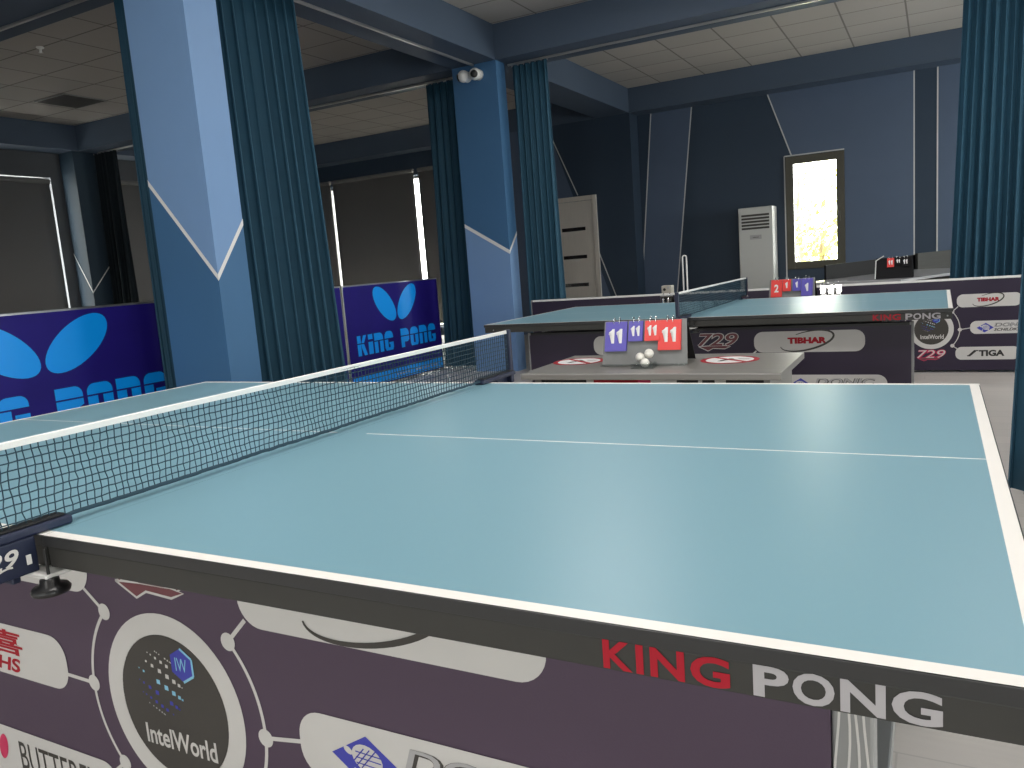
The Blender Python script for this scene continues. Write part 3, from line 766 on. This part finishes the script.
# stencil lettering for the butterfly banners
def stencil(ch, x, z, w, h):
    """list of polygons"""
    gap = .055*h; zm = z+.60*h; st = .36*w; P = []
    def R(a, b, c, d): P.append([(x+a*w, c), (x+b*w, c), (x+b*w, d), (x+a*w, d)])
    def top(rl, rr):
        r = .28*h; pts = [(x, zm+gap/2), (x+w, zm+gap/2)]
        for k in range(7): a = PI/2*k/6; rr_ = r if rr else 0; pts.append((x+w-rr_+rr_*math.cos(a), z+h-rr_+rr_*math.sin(a)))
        for k in range(7): a = PI/2+PI/2*k/6; rl_ = r if rl else 0; pts.append((x+rl_+rl_*math.cos(a), z+h-rl_+rl_*math.sin(a)))
        P.append(pts)
    b = zm-gap/2
    if ch == 'P':
        top(False, True); r = .25*h
        P.append([(x, z+.28*h), (x+.80*w, z+.28*h), (x+w, z+.38*h), (x+w, b), (x, b)]); R(0, .42, z, z+.28*h)
    elif ch == 'O':
        top(True, True); R(0, .40, z+.15*h, b); R(.60, 1, z+.15*h, b); P.append([(x, z+.15*h), (x+.1*w, z), (x+.9*w, z), (x+w, z+.15*h)])
    elif ch == 'n':
        top(False, True); R(0, .40, z, b); R(.60, 1, z, b)
    elif ch == 'G':
        top(True, True); R(0, .40, z+.15*h, b); R(.60, 1, z+.15*h, z+.42*h); P.append([(x, z+.15*h), (x+.1*w, z), (x+.9*w, z), (x+w, z+.15*h)]); R(.5, .62, z+.3*h, z+.42*h)
    elif ch == 'i':
        R(0, 1, zm+gap/2+.12*h, z+h); R(0, 1, z, b+.05*h)
    elif ch == 'K':
        R(0, .38, zm+gap/2, z+h); R(0, .38, z, b)
        P.append([(x+.42*w, zm+gap/2), (x+.72*w, zm+gap/2), (x+w, z+h), (x+.66*w, z+h)])
        P.append([(x+.40*w, b), (x+.42*w, z+.40*h), (x+.66*w, z), (x+w, z), (x+.70*w, b)])
    return P
def make_butterfly(label, w, h, loc, k):
    rz = PI/2; bx = .01; tx, tz, tw, th = -.695*k, .358, 1.41*k, .203
    t = thing('barrier', label, 'barrier', loc, rz, 'indigo butterfly barriers of the left bay')
    f = MB(); q = .02
    f.box(-w/2, -w/2+q, -.012, .012, 0, h, 'metal', .004); f.box(w/2-q, w/2, -.012, .012, 0, h, 'metal', .004); f.box(-w/2+q, w/2-q, -.012, .012, h-q, h, 'metal', .004)
    f.build('frame', t)
    for x in (-w/2+.03, w/2-.03):
        g = MB(); g.box(x-.012, x+.012, -.02, .20, 0, .012, 'grey_metal', .003); g.build('foot', t)
    b = MB(); b.box(-w/2+.012, w/2-.012, -.0135, .0135, .03, h-q+.005, 'indigo'); bo = b.build('banner', t)
    Y = -.0145
    for sx in (-1, 1):
        g = MB(); g.flat([(bx+q_[0]*k, .848+q_[1]) for q_ in ell(sx*.198, 0, .235, .118, 40, sx*PI/4)], Y, 'azure')
        o = g.build('butterfly_wing', bo); o['label'] = 'azure printed butterfly wing'
    g = MB(); word = 'KinG POnG'; units = {'i': .5, ' ': .6}
    tot = sum(units.get(c_, 1.)+.16 for c_ in word)-.16; u = tw/tot; x = tx
    for c_ in word+'|':
        wd = units.get(c_, 1.)*u
        if c_ in ' |':
            g.build('lettering', bo)['label'] = 'azure stencil lettering'; g = MB()
        else:
            for P in stencil(c_, x, tz, wd, th): g.flat(P, Y, 'azure')
        x += wd+.16*u
    g = MB(); g.flat([(-w/2+.03, .04), (w/2-.03, .04), (w/2-.03, .15), (-w/2+.03, .15)], Y, 'azure')
    for j in range(16):
            if j in (5, 6): continue
            xx = -w/2+.45*w+j*.03*w; g.flat([(xx, .078), (xx+(.012+.006*(j % 3))*w, .078), (xx+(.012+.006*(j % 3))*w, .094), (xx, .094)], Y-.0006, 'print_grey')
    g.build('lower_band', bo)
    return t
XB = -3.82
make_butterfly('indigo butterfly barrier by the second pillar, its right metal post in view', 1.68, 1.07, (XB, 6.18, 0), 1.0)
make_butterfly('indigo butterfly barrier mostly hidden behind the near pillar and its curtain', 1.88, 1.07, (XB, 4.38, 0), 1.18)
make_butterfly('largest indigo butterfly barrier at the left picture edge', 2.16, 1.08, (XB, 2.325, 0), 1.27)

# ------------------------------------------------------------------ grey score tables
def score_table(label, x0, x1, y0, y1, zt, group=None, front=True, stickers=True):
    cx, cy = (x0+x1)/2, (y0+y1)/2; w, d = x1-x0, y1-y0
    t = thing('score_table', label, 'table', (cx, cy, 0), 0, group)
    b = MB(); b.box(-w/2, w/2, -d/2, d/2, zt-.028, zt, 'score_wood', .002)
    b.box(-w/2, w/2, -d/2-.0012, -d/2, zt-.007, zt-.001, 'score_edge'); top = b.build('tabletop', t)
    for s in (-1, 1):
        l = MB(); x = s*(w/2-.06); l.box(x-.012, x+.012, -d/2+.04, d/2-.04, 0, zt-.028, 'score_wood', .002); l.build('leg', t)
    if front:
        p = MB(); p.box(-w/2+.075, w/2-.075, -d/2+.06, -d/2+.072, .12, zt-.03, 'print_white', .001); Y = -d/2+.0595
        for a, c_, mm in ((-.46, -.24, 'print_black'), (-.21, -.03, 'print_red'), (-.03, .02, 'print_pink'), (.12, .20, 'print_black'), (.215, .26, 'print_black'), (.30, .44, 'print_black')):
            p.flat([(a*w, zt-.085), (c_*w, zt-.085), (c_*w, zt-.031), (a*w, zt-.031)], Y, mm)
        p.build('front_panel', t)
    if stickers:
        for sx in (-.435, .2775):
            k = MB(); z = .0008
            def disc(r, mm, zz, c=(sx, .08)):
                k.add([(c[0]+r*math.cos(2*PI*i/40), c[1]+r*math.sin(2*PI*i/40), zt+zz) for i in range(40)], [tuple(range(40))], mm)
            disc(.125, 'print_red', z); disc(.102, 'paper', z+.0004)
            def quad(pts, mm, zz): k.add([(sx+p[0], .08+p[1], zt+zz) for p in pts], [tuple(range(len(pts)))], mm)
            quad([(-.045, -.05), (-.025, -.055), (.015, .03), (-.01, .04)], 'print_black', z+.0007)
            quad([(-.02, .02), (.03, -.02), (.038, -.01), (-.01, .035)], 'print_dark', z+.0007)
            quad([(.03, .03), (.085, .03), (.085, .042), (.03, .042)], 'print_grey', z+.0007)
            quad([(.035, .008), (.08, .008), (.08, .020), (.035, .020)], 'print_grey', z+.0007)
            quad([(-.085, .062), (-.072, .078), (.085, -.058), (.072, -.078)], 'print_red', z+.0010)
            o = k.build('sticker', top); o['label'] = 'round white sticker with a red rim'
    return t
score_table('grey laminate score table with round red-rimmed stickers between the two tables', -.35, .76, 2.36, 2.965, .66)
score_table('grey score table hidden behind the second table', -1.05, .75, 5.72, 6.34, .66, front=False, stickers=False)

def scoreboard(label, loc, rz, cards, w=.37, h=.205, body='score_grey', cat='scoreboard', lip=True, rear='black_plastic'):
    """cards: (x0, x1, drop, material, text)"""
    t = thing('flip_scoreboard', label, cat, loc, rz)
    lean = .055
    b = MB()
    def slab(y_b, y_t, th, mm, x0, x1, hh=h):
        b.add([(x0, y_b, 0), (x1, y_b, 0), (x1-.006, y_t, hh), (x0+.006, y_t, hh), (x0, y_b+th, 0), (x1, y_b+th, 0), (x1-.006, y_t+th, hh), (x0+.006, y_t+th, hh)],
              [(0, 1, 2, 3), (5, 4, 7, 6), (1, 5, 6, 2), (4, 0, 3, 7), (3, 2, 6, 7), (4, 5, 1, 0)], mm)
    slab(-lean, 0, .005, body, -w/2, w/2); b.build('front_board', t)
    b = MB(); slab(lean*2.3, .006, .005, rear, -w/2, w/2); b.build('rear_board', t)
    if lip:
        b = MB(); b.box(-w/2, w/2, -lean-.035, -lean-.001, 0, .006, 'acrylic', .001); b.build('ledge', t)
    for i, (x0, x1, drop, mm, tx) in enumerate(cards):
        c = MB(); z1 = h-.002; z0 = z1-drop
        def yy(z, off): return -lean*(1-z/h)-off
        for k in range(7):
            off = .0015+.0022*k; dz = .0004*k; dx = .0008*math.sin(k*2.1)
            ya0, ya1 = yy(z0, off+.004), yy(z1, off*.5)
            c.add([(x0+dx, ya0, z0+dz), (x1+dx, ya0, z0+dz), (x1+dx, ya1, z1), (x0+dx, ya1, z1), (x0+dx, ya0+.0015, z0+dz), (x1+dx, ya0+.0015, z0+dz), (x1+dx, ya1+.001, z1), (x0+dx, ya1+.001, z1)],
                  [(0, 1, 2, 3), (5, 4, 7, 6), (1, 5, 6, 2), (4, 0, 3, 7), (3, 2, 6, 7), (4, 5, 1, 0)], mm)
        co = c.build('flip_cards', t)
        co['label'] = ('blue' if mm == 'card_blue' else 'red') + ' flip cards showing ' + tx
        off = .0015+.0022*6; ya0, ya1 = yy(z0, off+.004), yy(z1, off*.5)
        ang = math.atan2(ya1-ya0, z1-z0)
        X = Matrix.Translation((0, ya0-.0012, z0)) @ Matrix.Rotation(-ang, 4, 'X')
        wd = x1-x0; tw = wd*(.72 if len(tx) > 1 else .40); hz = drop
        n = MB(); bx4 = ((x0+x1)/2-tw/2, (x0+x1)/2+tw/2, hz*.30, hz*.30+min(hz*.54, .066))
        if set(tx) == {'1'}:
            for P in ones(tx, bx4): n.add([X @ Vector((q[0], 0, q[1])) for q in P], [(0, 1, 2, 3, 4), (0, 4, 5, 6, 7)], 'paper')
        else: n.text(tx, bx4, 0, 'paper', bold=.03, X=X)
        n.build('numeral', co)
        for q in ((x0+x1)/2-.012, (x0+x1)/2+.012):
            r = MB(); r.tube([(q, .003+.014*math.cos(a), h-.004+.020*math.sin(a)) for a in [2*PI*j/14 for j in range(15)]], .0016, 'chrome', 6, False); r.build('ring', t)
    return t
CB, CR = 'card_blue', 'card_red'
scoreboard('grey flip scoreboard reading 11 11 11 11 on the stickered score table', (.142, 2.640, .6625), math.radians(4),
           [(-.176, -.078, .128, CB, '11'), (-.070, -.006, .087, CB, '11'), (.004, .070, .087, CR, '11'), (.064, .162, .128, CR, '11')], w=.38, h=.192)
scoreboard('grey flip scoreboard reading 2 1 1 1 behind the second table', (.252, 6.03, .6602), math.radians(-2),
           [(-.160, -.075, .138, CR, '2'), (-.070, -.008, .094, CR, '1'), (.008, .070, .094, CB, '1'), (.075, .160, .138, CB, '1')], w=.36)
# stripped stands whose rings hang empty
def ring_stand(label, loc, rz, w, h, n):
    t = thing('ring_stand', label, 'scoreboard stand', loc, rz)
    b = MB()
    b.add([(-w/2, -.04, 0), (w/2, -.04, 0), (w/2, 0, h), (-w/2, 0, h), (-w/2, -.036, 0), (w/2, -.036, 0), (w/2, .004, h), (-w/2, .004, h)],
          [(0, 1, 2, 3), (5, 4, 7, 6), (1, 5, 6, 2), (4, 0, 3, 7), (3, 2, 6, 7), (4, 5, 1, 0)], 'acrylic')
    b.box(-w/2, w/2, -.003, .006, h-.010, h, 'grey_metal', .002); b.build('front_board', t)
    b = MB(); b.add([(-w/2, .09, 0), (w/2, .09, 0), (w/2, .006, h), (-w/2, .006, h), (-w/2, .094, 0), (w/2, .094, 0), (w/2, .010, h), (-w/2, .010, h)],
          [(0, 1, 2, 3), (5, 4, 7, 6), (1, 5, 6, 2), (4, 0, 3, 7), (3, 2, 6, 7), (4, 5, 1, 0)], 'black_panel'); b.build('rear_board', t)
    for k in range(n):
        x = -w/2+w*(k+.5)/n; r = MB()
        r.tube([(x, .002+.014*math.cos(a), h+.002+.018*math.sin(a)) for a in [2*PI*j/14 for j in range(15)]], .002, 'chrome', 6, False); r.build('ring', t)
    for x in (-w*.18, w*.22):
        r = MB(); r.lathe([(.006, h-.075), (.010, h-.06), (.008, h-.035), (.011, h-.028), (.004, h-.015)], 'chrome', Matrix.Translation((x, -.035, 0)), 10); r.build('clip', t)
    return t
ring_stand('empty ring stand with bare chrome rings right of the 2 1 1 1 scoreboard', (.545, 6.0, .6602), 0, .155, .150, 4)
ring_stand('small empty ring stand before the cream box, left of the second net', (-.785, 6.0, .6602), 0, .11, .125, 2)

# ping-pong balls in a little clear cup on the score table
t = thing('ball_tray', 'small clear tray holding white balls before the 11 11 11 11 scoreboard', 'tray', (.168, 2.515, .6602), math.radians(4))
b = MB(); b.box(-.05, .05, -.03, .03, 0, .003, 'acrylic', .001); b.box(-.05, .05, -.032, -.030, 0, .022, 'acrylic', .0005); b.box(-.05, .05, .028, .030, .003, .022, 'acrylic', .0005)
b.build('tray_body', t)
for (x, y, z, lab) in ((.176, 2.508, .6834, 'white ball lowest and nearest of the three'), (.147, 2.534, .704, 'white ball at the left of the three'), (.186, 2.541, .719, 'white ball topmost of the three')):
    b = MB(); b.sphere((0, 0, 0), .020, 'ball', 28)
    tag(b.build('ball', loc=(x, y, z)), lab+' in the clear tray', 'ball', 'table tennis balls')

# ------------------------------------------------------------------ behind the barrier row
t = thing('tube_frame', 'tall white U-shaped tube frame standing behind the barrier near the second net', 'stand', (-.875, 6.93, 0))
b = MB(); b.tube([(-.019, 0, .02), (-.019, 0, 1.095), (-.016, 0, 1.105), (-.007, 0, 1.111), (.007, 0, 1.111), (.016, 0, 1.105), (.019, 0, 1.095), (.019, 0, .02)], .0075, 'white_metal', 10); b.build('hoop', t)
b = MB(); b.box(-.14, .14, -.09, .09, 0, .02, 'white_metal', .004); b.build('base_plate', t)
t = thing('socket_post', 'cream box with two dark openings showing above the barrier left of the second net', 'socket post', (-1.075, 7.0, 0))
b = MB(); b.box(-.05, .05, -.05, .05, 0, .832, 'cream', .006); b.build('casing', t)
for x, z in ((-.018, .795), (.022, .812)):
    b = MB(); X = Matrix.Translation((x, -.0505, z)) @ Matrix.Rotation(PI/2, 4, 'X'); b.lathe([(.014, 0), (.014, .003), (.009, .004)], 'print_dark' if x < 0 else 'print_grey', X, 16); b.build('opening', t)

# grey desk with a dark panel along its back
dv = Vector((.42, .907)).normalized(); rz = math.atan2(dv.y, dv.x)
t = thing('desk', 'long grey desk with a black upright panel, behind the barrier row under the window', 'desk', (.31, 7.72, 0), rz)
b = MB(); b.box(-.40, 1.6, -.96, -.012, .745, .77, 'desk_top', .002); b.build('desktop', t)
b = MB(); b.add([(0, -.01, .05), (2.75, -.01, .05), (2.75, -.01, .932), (0, -.01, .912), (0, .012, .05), (2.75, .012, .05), (2.75, .012, .932), (0, .012, .912)],
      [(0, 1, 2, 3), (5, 4, 7, 6), (1, 5, 6, 2), (4, 0, 3, 7), (3, 2, 6, 7), (4, 5, 1, 0)], 'black_panel'); b.build('back_panel', t)
for x in (-.36, 1.56):
    b = MB(); b.box(x-.012, x+.012, -.93, -.03, 0, .745, 'score_wood', .002); b.build('leg', t)
b = MB(); b.box(1.75, 3.0, -.06, -.03, .0, .940, 'brown_panel', .003)
b.build('side_panel', t)['label'] = 'dark grey wooden panel'
t = scoreboard('black flip scoreboard with one red and two dark cards reading 11, behind the barrier row', (.945, 7.28, .7702), 0,
           [(-.057, -.002, .082, CR, '11'), (.010, .055, .064, 'black_panel', '11'), (.064, .118, .082, 'black_panel', '11')], w=.31, h=.185, body='black_panel', lip=False, rear='black_plastic')
b = MB(); b.tube([(-.156, -.056, .004), (-.15, -.008, .165), (-.085, .0, .205)], .0045, 'white_metal', 8); b.build('edge_strip', t)

# ------------------------------------------------------------------ outdoors seen through the rear window
g = MB(); g.box(-14, 9, YB+.32, 40, -.25, -.15, 'outground'); struct(g, 'ground_outside', 'pale paving outside the rear window', 'ground')
random.seed(21)
def tree(loc, h, r, label, n=800):
    t = thing('tree', label, 'tree', loc, 0, 'trees outside the window')
    b = MB(); b.tube([(0, 0, 0), (.03, .02, h*.3), (-.02, .0, h*.6), (.02, 0, h*.8)], [.09, .07, .05, .02], 'bark', 10); b.build('trunk', t)
    l = MB()
    for _ in range(n):
        a = Vector((random.gauss(0, 1), random.gauss(0, 1), random.gauss(0, 1))).normalized()*r*random.random()**.4
        c = Vector((a.x, a.y, h*.62+a.z*1.25)); s = random.uniform(.04, .09)
        d = Vector((random.gauss(0, 1), random.gauss(0, 1), random.gauss(0, 1))).normalized(); e = d.orthogonal().normalized(); f = d.cross(e)
        l.add([c-e*s, c+f*s*.45, c+e*s, c-f*s*.45], [(0, 1, 2, 3)], 'leaf')
    l.build('crown', t)
tree((-.62, 15.5, -.15), 1.9, .75, 'sunlit green tree low outside the bright window')
tree((-1.6, 19.5, -.15), 3.6, 1.2, 'taller sunlit tree further outside the bright window', 700)

# ------------------------------------------------------------------ light: daylight through the windows, plus added ceiling panels
W = bpy.data.worlds.new('World'); SC.world = W; W.use_nodes = True
bg = W.node_tree.nodes['Background']; bg.inputs[0].default_value = (1.0, .985, .94, 1); bg.inputs[1].default_value = 11.0
def area(name, loc, rot, sx, sy, power, col=(1, 1, 1), portal=False, spread=None):
    L = bpy.data.lights.new(name, 'AREA'); L.shape = 'RECTANGLE'; L.size = sx; L.size_y = sy; L.energy = power; L.color = col
    if portal: L.cycles.is_portal = True
    if spread: L.spread = spread
    o = bpy.data.objects.new(name, L); COL.objects.link(o); o.location = loc; o.rotation_euler = rot
    return o
for i, (a, b, c, d) in enumerate(right_holes):
    area('window_portal', (XR+.02, (a+b)/2, (c+d)/2), (PI/2, 0, PI/2), b-a, d-c, 1, portal=True)
for i, (a, b, c, d) in enumerate(front_holes):
    area('window_portal', ((a+b)/2, YF-.02, (c+d)/2), (PI/2, 0, 0), b-a, d-c, 1, portal=True)
def fill_panel(x, y, power, label):  # assumed ceiling panel, added out of view to brighten the bays
    t = thing('ceiling_light', label, 'ceiling light', (x, y, ZC), 0, 'added unseen lit ceiling panels')
    b = MB(); b.box(-.30, .30, -.30, .30, -.014, -.001, 'white_metal', .003); b.build('frame', t)
    b = MB(); b.box(-.275, .275, -.275, .275, -.018, -.013, 'fill_lamp_glow', .002); b.build('diffuser', t)
    o = area('fill_panel_lamp', (x, y, ZC-.025), (0, 0, 0), .55, .55, power, (1, .96, .92)); return t
for x, y, w_, q in ((.0, .6, 24, 'over the middle of the nearest table'), (2.0, .8, 11, 'right of the nearest table'), (.1, -2.3, 8, 'behind the viewer'), (-1.7, -1.0, 9, 'left of the nearest table'),
                (-1.0, 4.9, 16, 'over the left half of the second table'), (1.9, 4.9, 20, 'over the right half of the second table')):
    fill_panel(x, y, w_, 'added unseen lit ceiling panel '+q)
area('window_portal', ((WIN1[0]+WIN1[1])/2, YB+.02, (WIN1[2]+WIN1[3])/2), (PI/2, 0, PI), .73, 1.57, 1, portal=True)

# ------------------------------------------------------------------ camera
cd = bpy.data.cameras.new('camera'); cd.sensor_fit = 'HORIZONTAL'; cd.sensor_width = 36; cd.lens = 27.808; cd.clip_start = .02; cd.clip_end = 200
co = bpy.data.objects.new('camera', cd); COL.objects.link(co)
R_ = Vector((.88176066, .4657333, -.0747705)); U_ = Vector((-.00321937, .16445211, .98637982)); F_ = Vector((-.47168609, .8695102, -.14650677))
mw = Matrix((R_, U_, -F_)).transposed().to_4x4(); mw.translation = Vector((1.27307, -.71773, 1.13256))
co.matrix_world = mw; SC.camera = co
vs_ = SC.view_settings; vs_.view_transform = 'Standard'; vs_.look = 'None'; vs_.gamma = 1; vs_.use_curve_mapping = False; vs_.exposure = .68
SC.cycles.use_denoising = True; SC.cycles.max_bounces = 8; SC.cycles.diffuse_bounces = 5; SC.cycles.transparent_max_bounces = 16
SC.cycles.sample_clamp_indirect = 6; SC.cycles.caustics_reflective = False; SC.cycles.caustics_refractive = False
